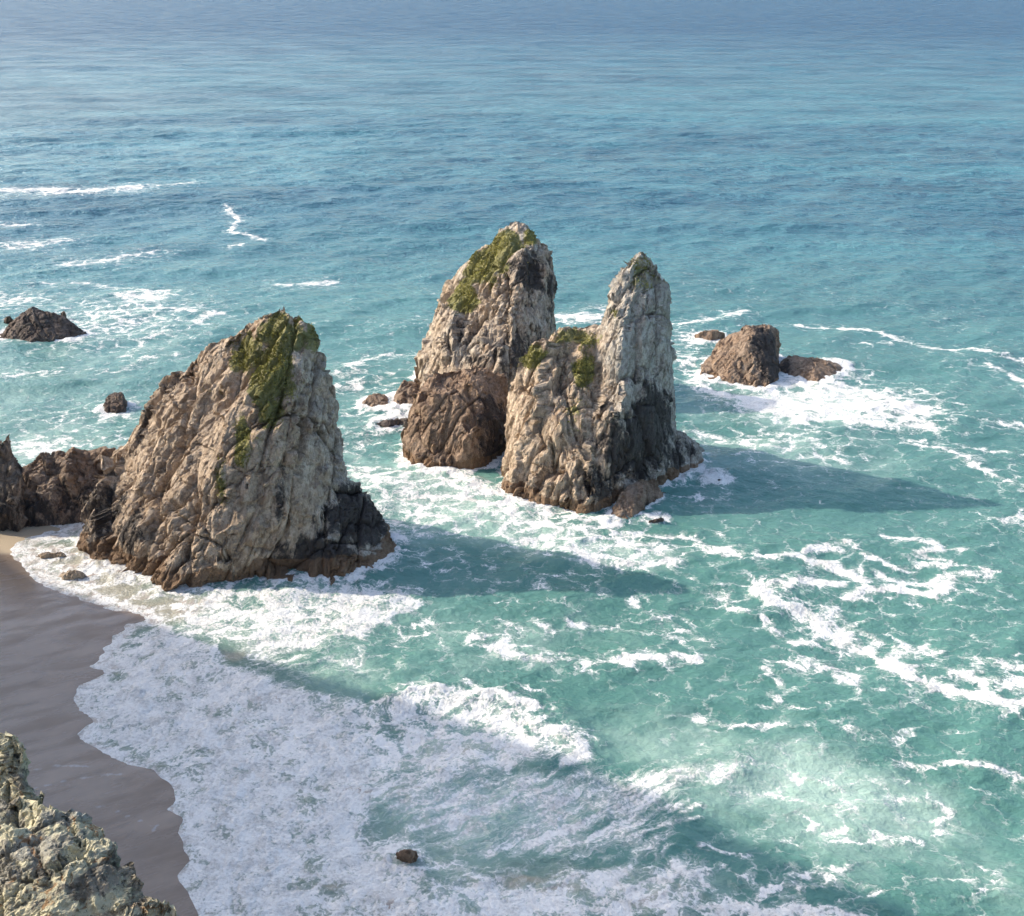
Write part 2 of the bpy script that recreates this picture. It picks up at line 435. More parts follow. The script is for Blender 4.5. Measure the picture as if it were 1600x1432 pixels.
# ------------------------------------------------------------------ foam, traced on the water plane
foam = np.zeros(len(P2)); milk = np.zeros(len(P2)); sandy = np.zeros(len(P2)); streak = np.zeros(len(P2))
near = np.where((R < 520) & (np.abs(AZ.ravel()) < 1.0))[0]
PN = P2[near]
wob = np.stack([fbm(np.c_[PN * 0.12, np.full(len(PN), 1.5)], 31, 4), fbm(np.c_[PN * 0.12, np.full(len(PN), 7.5)], 47, 4)], 1)
wob2 = np.stack([fbm(np.c_[PN * 0.55, np.full(len(PN), 2.5)], 131, 3), fbm(np.c_[PN * 0.55, np.full(len(PN), 9.5)], 147, 3)], 1)
PW = PN + wob * 2.6 + wob2 * 0.9                            # natural raggedness
def stroke(pts, w, v, arr=None, soft=1.0, w2=None):
    """foam line through photo points; w = half width in metres"""
    arr = foam if arr is None else arr
    L = np.array([S(*p)[:2] for p in pts])
    mx = w * 3 + 3
    m = (PW[:, 0] > L[:, 0].min() - mx) & (PW[:, 0] < L[:, 0].max() + mx) & (PW[:, 1] > L[:, 1].min() - mx) & (PW[:, 1] < L[:, 1].max() + mx)
    idx = np.where(m)[0]
    if len(idx) == 0: return
    d = polyline_dist(PW[idx], L)
    brk = fbm(np.c_[PN[idx] * 0.30, np.full(len(idx), 4.4)], 201, 3)
    val = v * np.exp(-(d / (w * (1 + 0.55 * brk))) ** 2 * soft) * np.clip(1 + 0.42 * brk, 0, 1.12)
    if arr is foam: val = np.maximum(val, 0.50 * v * np.exp(-(d / (2.6 * w)) ** 2))          # lace trailing off the line
    g = near[idx]
    arr[g] = np.maximum(arr[g], val)
def blob(cx, cy, rx, ry, v, arr=None, rot=0.0, p=2.0):
    """ellipse given in photo pixels, laid on the water"""
    arr = foam if arr is None else arr
    c = S(cx, cy)[:2]
    ax = np.abs(S(cx + rx, cy)[0] - S(cx - rx, cy)[0]) / 2
    ay = np.abs(S(cx, cy - ry)[1] - S(cx, cy + ry)[1]) / 2
    q = PW - c
    cr, sr = math.cos(rot), math.sin(rot)
    q = np.stack([q[:, 0] * cr + q[:, 1] * sr, -q[:, 0] * sr + q[:, 1] * cr], 1)
    d = np.sqrt((q[:, 0] / ax) ** 2 + (q[:, 1] / ay) ** 2)
    idx = np.where(d < 2.2)[0]
    val = v * np.exp(-d[idx] ** p)
    g = near[idx]
    arr[g] = np.maximum(arr[g], val)
def area(pts, v, arr=None, edge=3.0):
    arr = foam if arr is None else arr
    L = np.array([S(*p)[:2] for p in pts])
    lo, hi = L.min(0) - edge, L.max(0) + edge
    idx = np.where(((PW > lo) & (PW < hi)).all(1))[0]; q = PW[idx]
    ins = inside(q, L); d = polyline_dist(q, np.vstack([L, L[:1]]))
    val = v * sstep(-edge, edge, np.where(ins, d, -d))
    g = near[idx]; arr[g] = np.maximum(arr[g], val)

# far left breakers
stroke([(-60, 300), (60, 300), (125, 302), (205, 297)], 4.5, 0.95); stroke([(205, 297), (300, 288)], 2.0, 0.6)
blob(110, 304, 60, 7, 0.95)
stroke([(-20, 352), (42, 351)], 2.5, 0.75); stroke([(-20, 381), (60, 382), (98, 377)], 4.0, 0.7)
stroke([(110, 411), (190, 406), (235, 394)], 3.2, 0.65); stroke([(350, 325), (372, 344), (355, 362), (385, 366), (412, 373)], 1.1, 0.75)
blob(366, 383, 14, 5, 0.6); stroke([(428, 440), (470, 440), (512, 437)], 2.4, 0.72)
stroke([(40, 440), (130, 437), (200, 447)], 2.0, 0.5)
blob(225, 462, 60, 15, 0.78); blob(170, 500, 190, 55, 0.56); blob(10, 470, 90, 22, 0.62); blob(40, 535, 60, 10, 0.5)
stroke([(200, 482), (290, 485), (340, 492), (302, 503)], 1.6, 0.72); stroke([(190, 560), (240, 525), (275, 512)], 1.6, 0.62)
stroke([(190, 575), (240, 560), (300, 553)], 1.5, 0.6); stroke([(-10, 590), (25, 582), (90, 580)], 1.5, 0.66); stroke([(100, 575), (190, 580)], 1.2, 0.5)
blob(180, 646, 60, 10, 0.6); blob(120, 650, 160, 60, 0.36); blob(70, 690, 60, 22, 0.85); blob(165, 690, 60, 20, 0.5)
blob(100, 560, 260, 130, 0.35, milk); blob(60, 690, 120, 40, 0.6, milk)
# channel between the stacks
stroke([(520, 584), (560, 566), (600, 556), (645, 554)], 1.5, 0.72); stroke([(518, 604), (560, 598), (545, 580)], 1.8, 0.7)
blob(590, 640, 70, 22, 0.66); blob(600, 605, 90, 40, 0.38); blob(560, 690, 60, 40, 0.5); blob(640, 665, 70, 8, 0.6)
area([(520, 720), (640, 745), (740, 755), (785, 770), (830, 800), (920, 818), (1000, 830), (1060, 850), (1090, 875), (1000, 890), (900, 870), (800, 850), (700, 838), (620, 850), (560, 790)], 0.66, edge=2.5)
area([(520, 690), (640, 735), (760, 750), (790, 790), (900, 830), (1090, 860), (1020, 900), (800, 870), (640, 860)], 0.6, milk, 4)
stroke([(560, 755), (640, 752), (700, 752), (780, 782), (840, 803), (920, 820), (960, 826)], 1.3, 0.95)
stroke([(620, 800), (700, 790), (780, 800), (880, 835)], 2.2, 0.80); stroke([(820, 852), (900, 872), (965, 886), (1060, 882)], 1.5, 0.85)
stroke([(960, 835), (1050, 838), (1095, 842), (1120, 862), (1165, 882)], 1.1, 0.80); stroke([(640, 850), (740, 840), (830, 852)], 1.5, 0.6)
blob(905, 497, 50, 10, 0.95); blob(935, 480, 40, 10, 0.5)
blob(700, 890, 110, 30, 0.42); blob(840, 915, 170, 40, 0.34)
# islets on the right
stroke([(1060, 506), (1095, 497), (1130, 492), (1160, 489)], 1.5, 0.8); blob(1080, 530, 40, 20, 0.66); blob(1070, 570, 35, 35, 0.6)
area([(1080, 606), (1150, 620), (1240, 612), (1330, 600), (1380, 612), (1440, 640), (1450, 672), (1300, 668), (1180, 648), (1110, 628)], 0.80, edge=3.0)
stroke([(1085, 600), (1110, 618), (1180, 632), (1260, 640)], 2.0, 1.1); stroke([(1195, 612), (1230, 600), (1290, 612), (1330, 606)], 2.0, 1.05)
stroke([(1170, 640), (1240, 650), (1310, 640), (1400, 640), (1430, 645)], 3.0, 1.15); stroke([(1245, 664), (1300, 652), (1360, 668), (1450, 672)], 2.0, 0.98)
blob(1330, 590, 50, 18, 0.62); blob(1380, 625, 90, 26, 0.66); blob(1230, 700, 170, 50, 0.48); stroke([(1070, 675), (1150, 690), (1240, 715), (1320, 733)], 2.0, 0.6)
blob(1250, 640, 170, 45, 0.7, milk); blob(1200, 710, 190, 40, 0.6, milk); blob(1330, 740, 160, 30, 0.4, milk)
stroke([(1242, 507), (1300, 512), (1345, 517), (1400, 532)], 1.2, 0.82); stroke([(1340, 541), (1408, 541)], 0.9, 0.55)
stroke([(1400, 532), (1460, 545), (1520, 550), (1560, 562), (1610, 572)], 1.1, 0.72); stroke([(1552, 577), (1580, 590), (1610, 610)], 1.0, 0.75)
stroke([(1430, 700), (1490, 712), (1540, 738), (1605, 768)], 1.5, 0.76); stroke([(1450, 697), (1520, 705), (1605, 715)], 1.0, 0.55)
stroke([(1555, 670), (1610, 668)], 1.3, 0.7); stroke([(1580, 822), (1610, 812)], 1.5, 0.85)
blob(1090, 790, 60, 16, 0.45); blob(1080, 765, 40, 10, 0.5); blob(1125, 768, 20, 6, 0.6)
# big lace on the right
for pts, w, v in [
    ([(1095, 850), (1119, 867), (1156, 881), (1212, 886), (1269, 878), (1300, 862), (1325, 856)], 0.9, 0.76),
    ([(1325, 860), (1366, 878), (1412, 887), (1490, 890)], 1.0, 0.74), ([(1269, 884), (1312, 894), (1352, 908)], 1.4, 0.92),
    ([(1290, 868), (1310, 866)], 1.4, 0.8), ([(1366, 894), (1415, 907)], 1.2, 0.68),
    ([(1400, 844), (1450, 847), (1472, 862), (1440, 874), (1487, 884)], 0.9, 0.76), ([(1472, 866), (1515, 866)], 0.8, 0.66),
    ([(1440, 912), (1490, 908), (1540, 900)], 1.3, 0.82), ([(1540, 902), (1600, 902)], 0.4, 0.5),
    ([(1325, 938), (1366, 925), (1412, 924), (1466, 934), (1495, 915)], 1.1, 0.95),
    ([(1303, 918), (1250, 918), (1200, 924), (1187, 937), (1225, 953), (1275, 969), (1319, 987), (1366, 1012), (1412, 1041), (1459, 1069), (1506, 1081), (1610, 1106)], 1.1, 1.0),
    ([(1285, 970), (1325, 985)], 2.0, 0.95), ([(1390, 1030), (1430, 1045)], 1.7, 0.95), ([(1195, 932), (1235, 926)], 1.5, 0.95),
    ([(1290, 950), (1340, 972), (1380, 995), (1425, 1018), (1490, 1020)], 1.2, 0.64),
    ([(1120, 938), (1145, 942)], 1.2, 0.85), ([(1150, 952), (1178, 962), (1209, 975), (1240, 997), (1290, 1000)], 0.9, 0.78),
    ([(1200, 1005), (1250, 1015), (1275, 1030)], 0.8, 0.55), ([(1225, 1031), (1275, 1031), (1312, 1034), (1352, 1052)], 1.0, 0.80),
    ([(1187, 1040), (1214, 1054)], 0.8, 0.66), ([(1195, 1080), (1269, 1100)], 1.2, 0.58), ([(1280, 1090), (1300, 1092)], 0.8, 0.5),
    ([(1350, 1062), (1400, 1078)], 1.0, 0.5), ([(1500, 1050), (1550, 1065), (1605, 1078)], 2.2, 0.70), ([(1545, 1028), (1605, 1035)], 1.4, 0.66)]:
    stroke(pts, w, v)
blob(1400, 960, 220, 90, 0.22); blob(1480, 1000, 160, 60, 0.25)
# middle
stroke([(738, 1000), (800, 1020), (870, 1035), (940, 1046), (1010, 1040), (1105, 1033)], 1.0, 0.88); blob(1030, 1040, 70, 8, 0.7)
blob(800, 1000, 90, 32, 0.48); stroke([(770, 985), (830, 978), (870, 1000)], 0.8, 0.6); stroke([(890, 986), (960, 983)], 0.8, 0.7)
blob(1050, 985, 70, 40, 0.42); stroke([(1000, 950), (1030, 965), (1085, 985), (1112, 1010)], 0.9, 0.6)
# in front of the large stack, and the swash
area([(240, 968), (262, 930), (330, 922), (400, 916), (520, 922), (640, 925), (660, 960), (600, 1000), (520, 1030), (430, 1040), (350, 1010), (260, 990)], 0.86, edge=2.5)
area([(60, 850), (130, 858), (210, 898), (262, 928), (300, 960), (243, 972), (170, 950), (110, 925), (55, 885)], 0.50, edge=1.5)
area([(30, 845), (130, 852), (210, 895), (262, 930), (330, 940), (250, 985), (170, 960), (50, 890)], 1.0, sandy, 2.5)
stroke([(48, 848), (70, 862), (58, 880), (80, 908), (130, 930), (190, 952)], 0.5, 0.8); stroke([(130, 868), (170, 895), (240, 925), (280, 935)], 0.6, 0.8)
blob(560, 1040, 110, 50, 0.48); blob(640, 990, 90, 40, 0.55); blob(450, 1050, 90, 40, 0.62)
blob(470, 980, 260, 60, 0.55, milk); blob(560, 1060, 150, 60, 0.5, milk); blob(800, 1010, 300, 60, 0.35, milk)
area([(243, 968), (160, 1020), (100, 1090), (110, 1150), (230, 1215), (240, 1300), (260, 1440), (300, 1560), (900, 1560), (760, 1400), (640, 1330), (560, 1290), (620, 1230), (640, 1150), (560, 1110), (450, 1080), (340, 1015)], 0.985, edge=2.0)
area([(243, 968), (160, 1020), (100, 1090), (110, 1150), (230, 1215), (240, 1300), (260, 1440), (300, 1560), (900, 1560), (760, 1400), (640, 1330), (540, 1290), (560, 1230), (560, 1150), (450, 1080), (340, 1015)], 0.42, sandy, edge=6.0)
area([(560, 1120), (640, 1085), (760, 1088), (840, 1108), (888, 1150), (880, 1190), (800, 1215), (700, 1240), (600, 1290), (540, 1250)], 0.80, edge=1.8)
stroke([(650, 1092), (700, 1088), (770, 1094), (840, 1108)], 1.1, 1.05); stroke([(840, 1140), (885, 1150), (888, 1175), (860, 1195)], 1.0, 1.0)
area([(560, 1300), (660, 1340), (800, 1350), (940, 1345), (1080, 1320), (1118, 1345), (1105, 1400), (1110, 1470), (500, 1470)], 0.84, edge=2.0)
area([(560, 1250), (700, 1210), (860, 1190), (1000, 1190), (1120, 1200), (1050, 1270), (1010, 1330), (800, 1345), (600, 1320)], 0.74, edge=3.5)
area([(540, 1210), (760, 1190), (920, 1170), (1120, 1170), (1120, 1260), (1060, 1320), (820, 1350), (580, 1320)], 1.0, streak, 4.0)
blob(470, 1060, 130, 50, 0.9, streak)
stroke([(880, 1260), (960, 1220), (1060, 1198), (1180, 1188)], 2.0, 0.74); stroke([(760, 1320), (880, 1290), (1000, 1260), (1090, 1255)], 1.0, 0.70)
blob(1080, 1195, 90, 22, 0.72); stroke([(640, 1310), (760, 1260), (860, 1215)], 0.8, 0.66)
blob(1270, 1235, 210, 75, 1.0, milk, rot=-0.15); blob(1060, 1140, 220, 50, 0.5, milk); blob(720, 1170, 180, 60, 0.7, milk); blob(720, 1270, 230, 80, 0.85, milk); blob(1540, 1330, 120, 110, 0.5, milk)
blob(900, 1400, 300, 50, 0.6, milk)
for pts, w, v in [([(1100, 1125), (1180, 1128), (1270, 1142)], 0.7, 0.6), ([(1340, 1140), (1430, 1155)], 0.9, 0.6), ([(1400, 1190), (1480, 1185), (1600, 1215)], 0.9, 0.70),
    ([(1370, 1238), (1430, 1238), (1472, 1250), (1440, 1280)], 0.7, 0.66), ([(1220, 1295), (1290, 1280), (1400, 1295)], 0.9, 0.60), ([(1010, 1292), (1100, 1276)], 0.7, 0.7),
    ([(1110, 1322), (1180, 1322)], 0.6, 0.7), ([(1180, 1400), (1250, 1370), (1330, 1342)], 0.7, 0.66), ([(1230, 1340), (1300, 1352), (1380, 1375)], 0.7, 0.62),
    ([(1100, 1425), (1210, 1420), (1340, 1425)], 1.4, 0.85), ([(1500, 1345), (1515, 1385), (1560, 1375)], 0.7, 0.62), ([(1150, 1360), (1230, 1395)], 0.7, 0.6)]:
    stroke(pts, w, v)
blob(1270, 1230, 220, 70, 0.36); blob(1240, 1360, 150, 50, 0.42); blob(1530, 1365, 70, 50, 0.34); blob(1500, 1180, 150, 60, 0.25)
for c in [(725, 1171, 26, 7), (515, 1384, 30, 10), (880, 1385, 40, 12), (1010, 1402, 34, 12), (820, 1360, 60, 8), (425, 1105, 30, 10), (380, 1030, 30, 10), (600, 1400, 40, 14), (560, 1235, 40, 8)]:
    blob(*c, 0.95, sandy)
    blob(c[0], c[1], c[2] * 3, c[3] * 3, 0.35, sandy)

foam[near] = np.maximum(foam[near], (0.13 + 0.30 * wob[:, 0] + 0.10 * wob2[:, 1]) * (1 - sstep(150, 330, R[near])))
sdn = np.full(len(P2), -60.0); nb = near[(PN[:, 0] < 35) & (PN[:, 1] < 150)]; sdn[nb] = shore_sd(P2[nb])
sw = (sdn > -45) & (sdn < 0)
band = np.zeros(len(P2)); wl_ = np.zeros(len(P2)); wl_[near] = wob[:, 0] * 5 + wob2[:, 0] * 1.5
band[sw] = np.sin((sdn[sw] + wl_[sw]) * 0.85)
foam = foam * np.where(sw, 0.93 + 0.10 * band, 1.0)
edge = sstep(-3.0, -0.3, sdn)
foam = np.maximum(foam, 0.93 * edge); sandy = np.maximum(sandy, 0.75 * sstep(-3.0, 0, sdn))
# wave height dies away in the shallows
atten = sstep(0.5, 22, -sdn)
calm = 1 - 0.75 * np.clip(foam, 0, 1)
def fade(lim): return 1 - sstep(lim * 0.5, lim, DR)
disp = samp(OA, sx, sy) * (fade(30) * (0.08 + 0.92 * atten))[:, None]
disp += samp(OB, sx, sy, 0.31) * (fade(6) * atten)[:, None]
disp += samp(OC, sx, sy, -0.4) * (fade(1.6) * (0.25 + 0.75 * atten))[:, None]
frb = fbm(np.c_[PN * 0.9, np.full(len(PN), 3.3)], 77, 4)
zf = np.zeros(len(P2)); zf[near] = np.clip(foam[near], 0, 1) * (0.10 + 0.16 * frb) * sstep(0, 4, -sdn[near])
bore = np.zeros(len(P2))
stroke([(640, 1094), (700, 1088), (770, 1094), (840, 1108), (885, 1150), (886, 1180), (850, 1200)], 2.2, 0.45, bore)
zf += bore
V = np.c_[sx + 0.9 * disp[:, 0], sy + 0.9 * disp[:, 1], disp[:, 2] + zf]
far = sstep(110, 420, R + 40 * 0)
sea = mesh_np("sea", V, grid_faces(len(rad), len(az)), True, M_SEA, {"foam": foam, "milk": milk, "sandy": sandy, "far": far, "streak": streak, "offing": sstep(350, 1700, R), "blue": sstep(95, 350, R)})
tag(sea, "turquoise to deep blue sea with white foam", "sea", kind="structure")

# ------------------------------------------------------------------ rocks
def remeshed(hulls, voxel):
    bm = bmesh.new()
    for pts in hulls:
        b2 = bmesh.new()
        for p in pts: b2.verts.new(p)
        bmesh.ops.convex_hull(b2, input=b2.verts[:])
        loose = [v for v in b2.verts if not v.link_faces]
        bmesh.ops.delete(b2, geom=loose, context='VERTS')
        me = bpy.data.meshes.new("tmp"); b2.to_mesh(me); b2.free(); bm.from_mesh(me); bpy.data.meshes.remove(me)
    me = bpy.data.meshes.new("tmp_hull"); bm.to_mesh(me); bm.free()
    o = link(bpy.data.objects.new("tmp_hull", me))
    md = o.modifiers.new("r", 'REMESH'); md.mode = 'VOXEL'; md.voxel_size = voxel; md.adaptivity = 0
    dg = bpy.context.evaluated_depsgraph_get()
    ev = o.evaluated_get(dg); em = ev.to_mesh()
    n = len(em.vertices); v = np.empty(n * 3, np.float32); em.vertices.foreach_get("co", v)
    f = np.empty(len(em.polygons) * 4, np.int32); em.loops.foreach_get("vertex_index", f)
    ev.to_mesh_clear(); bpy.data.objects.remove(o); bpy.data.meshes.remove(me)
    return v.reshape(-1, 3).astype(float), f.reshape(-1, 4)
def vnormals(v, f):
    n = np.zeros_like(v)
    fn = np.cross(v[f[:, 2]] - v[f[:, 0]], v[f[:, 3]] - v[f[:, 1]])
    for k in range(4):
        for c in range(3): n[:, c] += np.bincount(f[:, k], fn[:, c], len(v))
    return n / np.maximum(np.linalg.norm(n, axis=1, keepdims=True), 1e-9)
def smooth(v, f, it=1):
    a = np.concatenate([f[:, 0], f[:, 1], f[:, 2], f[:, 3]]); b = np.concatenate([f[:, 1], f[:, 2], f[:, 3], f[:, 0]])
    cnt = np.bincount(a, minlength=len(v)) + np.bincount(b, minlength=len(v))
    for _ in range(it):
        o = np.zeros_like(v)
        for c in range(3):
            o[:, c] = np.bincount(a, v[b, c], len(v)) + np.bincount(b, v[a, c], len(v))
        v = o / np.maximum(cnt, 1)[:, None]
    return v
def blocks(p, scale, stretch, seed, tilt, lean=0.15):
    """blocky rock relief: each cell gets its own step and tilt, joints are cut in between"""
    q = p.copy(); q[:, 0] -= lean * p[:, 2]
    q = q / (scale * np.array([1.0, 1.0, stretch]))
    q = q + 0.22 * np.stack([vnoise(q * 1.7, seed + 50), vnoise(q * 1.7, seed + 51), vnoise(q * 1.7, seed + 52)], 1)
    f1, f2, idh, vec = voro(q, seed)
    step = _r(idh * 31 + 5) - 0.5
    tv = np.stack([_r(idh * 17 + 3), _r(idh * 23 + 9), _r(idh * 29 + 1)], 1) - 0.5
    return step + tilt * (vec * tv).sum(1) * 2, np.exp(-(f2 - f1) / 0.07)
def joints(p, size, stretch, seed, lean):
    """jointed bedrock: three sets of parting planes cut it into angular blocks"""
    r = np.random.default_rng(seed)
    w = np.stack([vnoise(p / (1.6 * size), seed + 50), vnoise(p / (1.6 * size) + 9, seed + 51), vnoise(p / (1.6 * size) + 19, seed + 52)], 1)
    q = p + w * 0.30 * size
    yaw = r.uniform(0.35, 0.75)
    N3 = [np.array([math.cos(yaw), math.sin(yaw), -lean]), np.array([-math.sin(yaw), math.cos(yaw), 0.25]), np.array([lean * 0.8 + 0.15, 0.2, 1.0])]
    ids = []; crack = np.zeros(len(p)); fr = []
    for k, (nn, sp) in enumerate(zip(N3, (1.0, 1.15, stretch))):
        nn = nn / np.linalg.norm(nn)
        u = q @ nn / (sp * size)
        if k: u = u + 0.45 * _r(_h(ids[0], ids[0] * 0 + 3, ids[0] * 0 + k, seed))     # joints end against each other
        i = np.floor(u).astype(np.int64)
        j0 = 0.55 * _r(_h(i, i * 0 + k, i * 0, seed + 7)); f = u - i
        low = f < j0
        ci = np.where(low, i - 1, i)
        j1 = 1 + 0.55 * _r(_h(i + 1, i * 0 + k, i * 0, seed + 7)); jm = 0.55 * _r(_h(i - 1, i * 0 + k, i * 0, seed + 7)) - 1
        dist = np.where(low, np.minimum(j0 - f, f - jm), np.minimum(f - j0, j1 - f)) * sp
        on = _r(_h(ci, ids[0] if k else ci, i * 0 + 5, seed + 9)) * 0.8 + 0.2
        crack = np.maximum(crack, np.exp(-dist / 0.06) * on * (1.0, 1.0, 0.5)[k])
        ids.append(ci); fr.append(f - 0.5)
    hh = _h(ids[0], ids[1], ids[2], seed + 3)
    tv = np.stack([_r(hh * 17 + 3), _r(hh * 23 + 9), _r(hh * 29 + 1)], 1) - 0.5
    tilt = tv[:, 0] * fr[0] + tv[:, 1] * fr[1] + tv[:, 2] * fr[2]
    return (_r(hh * 31 + 5) - 0.5), tilt, crack
def facet(v, f, size, stretch, seed, lean, blend, tilt, off):
    """split the surface into cells and flatten each into a broken face of its own"""
    n = smooth(vnormals(v, f), f, 4); n /= np.maximum(np.linalg.norm(n, axis=1, keepdims=True), 1e-9)
    q = v.copy(); q[:, 0] -= lean * v[:, 2]
    q = q / (size * np.array([1.0, 1.0, stretch]))
    q = q + 0.15 * np.stack([vnoise(q * 2.1, seed + 50), vnoise(q * 2.1 + 7, seed + 51), vnoise(q * 2.1 + 13, seed + 52)], 1)
    idh = voro(q, seed)[2]
    octa = (n[:, 0] > 0.1).astype(np.int64) + 2 * (n[:, 1] > 0.3)
    key, inv = np.unique(idh * 4 + octa, return_inverse=True)
    cnt = np.bincount(inv).astype(float)
    C = np.stack([np.bincount(inv, v[:, k]) for k in range(3)], 1) / cnt[:, None]
    Nm = np.stack([np.bincount(inv, n[:, k]) for k in range(3)], 1) / cnt[:, None]
    r = np.random.default_rng(seed)
    Nm = Nm / np.maximum(np.linalg.norm(Nm, axis=1, keepdims=True), 1e-9) + r.normal(0, tilt, Nm.shape)
    Nm /= np.linalg.norm(Nm, axis=1, keepdims=True)
    o = r.uniform(-off, off, len(key)) * size
    h = ((v - C[inv]) * Nm[inv]).sum(1)
    return v - Nm[inv] * np.clip(h * blend, -0.36 * size, 0.36 * size)[:, None] + n * o[inv][:, None]
ROCKS = {}
def rock(name, hulls, voxel, mat, amp=1.0, size=4.0, stretch=2.0, lean=0.15, seed=1, warm=0.5, dark=(), rust_z=0.0, moss=(), warm_fn=None, warp=0.7, wlen=8.0, smooth_it=2, dark_z=None):
    v, f = remeshed(hulls, voxel)
    v = smooth(v, f, smooth_it)
    p0 = v.copy()
    wv = np.stack([fbm(p0 / wlen, seed + 11, 3), fbm(p0 / wlen + 31, seed + 12, 3), fbm(p0 / wlen + 67, seed + 13, 3)], 1)
    v = v + wv * warp * np.array([1, 1, 0.7])
    n = smooth(vnormals(v, f), f, 3)
    n /= np.maximum(np.linalg.norm(n, axis=1, keepdims=True), 1e-9)
    d = np.zeros(len(v))
    sz = size / 4.0 * amp
    cm = 0.55 + 0.45 * np.clip(1.6 * vnoise(v / (1.3 * size), seed + 33) + 0.3, -1, 1)     # weathering varies
    v = facet(v, f, size * 1.1, stretch * 1.7, seed, lean, 0.6, 0.10, 0.06)
    v = facet(v, f, size * 0.46, stretch * 1.6, seed + 1, lean, 0.85, 0.13, 0.07)
    if size * 0.17 > voxel * 2.2: v = facet(v, f, size * 0.17, 1 + (stretch - 1) * 0.7, seed + 2, lean, 0.7, 0.16, 0.05)
    for k, (sc, a, cr, tl) in enumerate([(1.0, 0.30, 1.6, 0.3), (0.40, 0.10, 0.45, 0.1)]):
        if sc * size < voxel * 2.2: break
        st, ti, c = joints(v, sc * size, stretch * (1.2, 1.0)[k], seed + 5 * k, lean)
        d += sz * (a * st * cm + tl * ti - cr * c * cm)
    g = v.copy(); g[:, 0] -= lean * v[:, 2]; g = g / (size * np.array([1, 1, stretch * 3.0]))
    gl = np.exp(-np.abs(fbm(g * 0.9, seed + 61, 4, 0.6)) / 0.04) + 0.25 * np.exp(-np.abs(fbm(g * 2.3 + 5, seed + 62, 3, 0.6)) / 0.05)
    d += sz * (0.10 * fbm(v / (0.14 * size), seed + 70, 3, 0.7) - 0.75 * gl * cm)
    v = v + n * d[:, None]
    att = {}
    wa = np.full(len(v), warm)
    if warm_fn is not None: wa = warm_fn(v)
    att["warm"] = wa
    nz = fbm(v / 2.5, seed + 90, 3)
    dk = np.zeros(len(v))
    for (c, r, s) in dark:  # lichen patches, some also carrying the painted shade of a face
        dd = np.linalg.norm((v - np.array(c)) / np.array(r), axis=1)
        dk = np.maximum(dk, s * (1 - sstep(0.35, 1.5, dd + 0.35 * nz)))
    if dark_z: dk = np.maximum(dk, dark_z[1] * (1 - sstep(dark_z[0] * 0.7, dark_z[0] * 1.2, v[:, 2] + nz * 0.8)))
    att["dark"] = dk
    att["rust"] = (1 - sstep(rust_z * 0.6, rust_z * 1.15 + 0.01, v[:, 2] + nz * 1.0)) if rust_z > 0 else np.zeros(len(v))
    ms = np.zeros(len(v))
    for (c, r, s) in moss:
        dd = np.linalg.norm((v - np.array(c)) / np.array(r), axis=1)
        ms = np.maximum(ms, s * (1 - sstep(0.35, 1.3, dd + 0.4 * nz)))
    att["moss"] = ms
    o = mesh_np(name, v, f, False, mat, att)
    ROCKS[o.name] = (v, f, ms)
    return o
def hull(*pts):
    """points (px, py, Y); waterline points (px, py) also get a foot below the water"""
    out = []
    for p in pts:
        if len(p) == 2:
            q = S(*p); out.append(q); out.append(q + np.array([0, 0, -3.0]))
        else: out.append(W(*p))
    return out
def base(px, Y, z=-3.0):                        # hidden foot at column px, distance Y
    d = ray(px, 716); q = S(px, 716 + FPX * math.tan(math.atan2(CAM_H, Y) - PITCH)); return np.array([q[0], Y, z])

# --- the large stack
h1 = [hull((120, 860), (200, 902), (265, 928), (330, 920), (400, 914), (470, 905), (160, 722, 119), (204, 655, 121), (284, 566, 119.5), (322, 538, 118.5), (368, 512, 117.2), (408, 487, 116), (474, 490, 114.5), (488, 508, 113.4), (508, 548, 114), (526, 615, 113.5), (538, 690, 113), (546, 750, 112.5), (330, 640, 112.5), (440, 560, 110.8), (455, 640, 108.8), (440, 760, 105.8), (400, 850, 104)) + [base(190, 129), base(540, 121), base(300, 128)],
      hull((400, 914), (470, 914), (520, 920), (566, 908), (590, 890), (624, 880), (612, 840, 110.5), (594, 795, 111.5), (566, 752, 113), (530, 745, 112.5), (500, 790, 108.5), (430, 880, 105.5)) + [base(640, 114), base(560, 118)],
      hull((118, 858), (150, 884), (205, 903), (235, 905), (130, 800, 113.5), (165, 722, 117), (215, 690, 116.5), (225, 780, 111), (232, 850, 107.5)),
      hull((392, 505, 114), (405, 487, 114.6), (440, 480, 114.8), (452, 492, 114.4), (450, 520, 112.8), (400, 520, 113), (400, 500, 117), (450, 500, 117))]
def wf1(v):
    c = W(520, 640, 117)
    return np.clip(0.85 - 0.06 * (v[:, 0] - W(455, 640, 114)[0] + 0.10 * v[:, 2]), 0.05, 0.9)
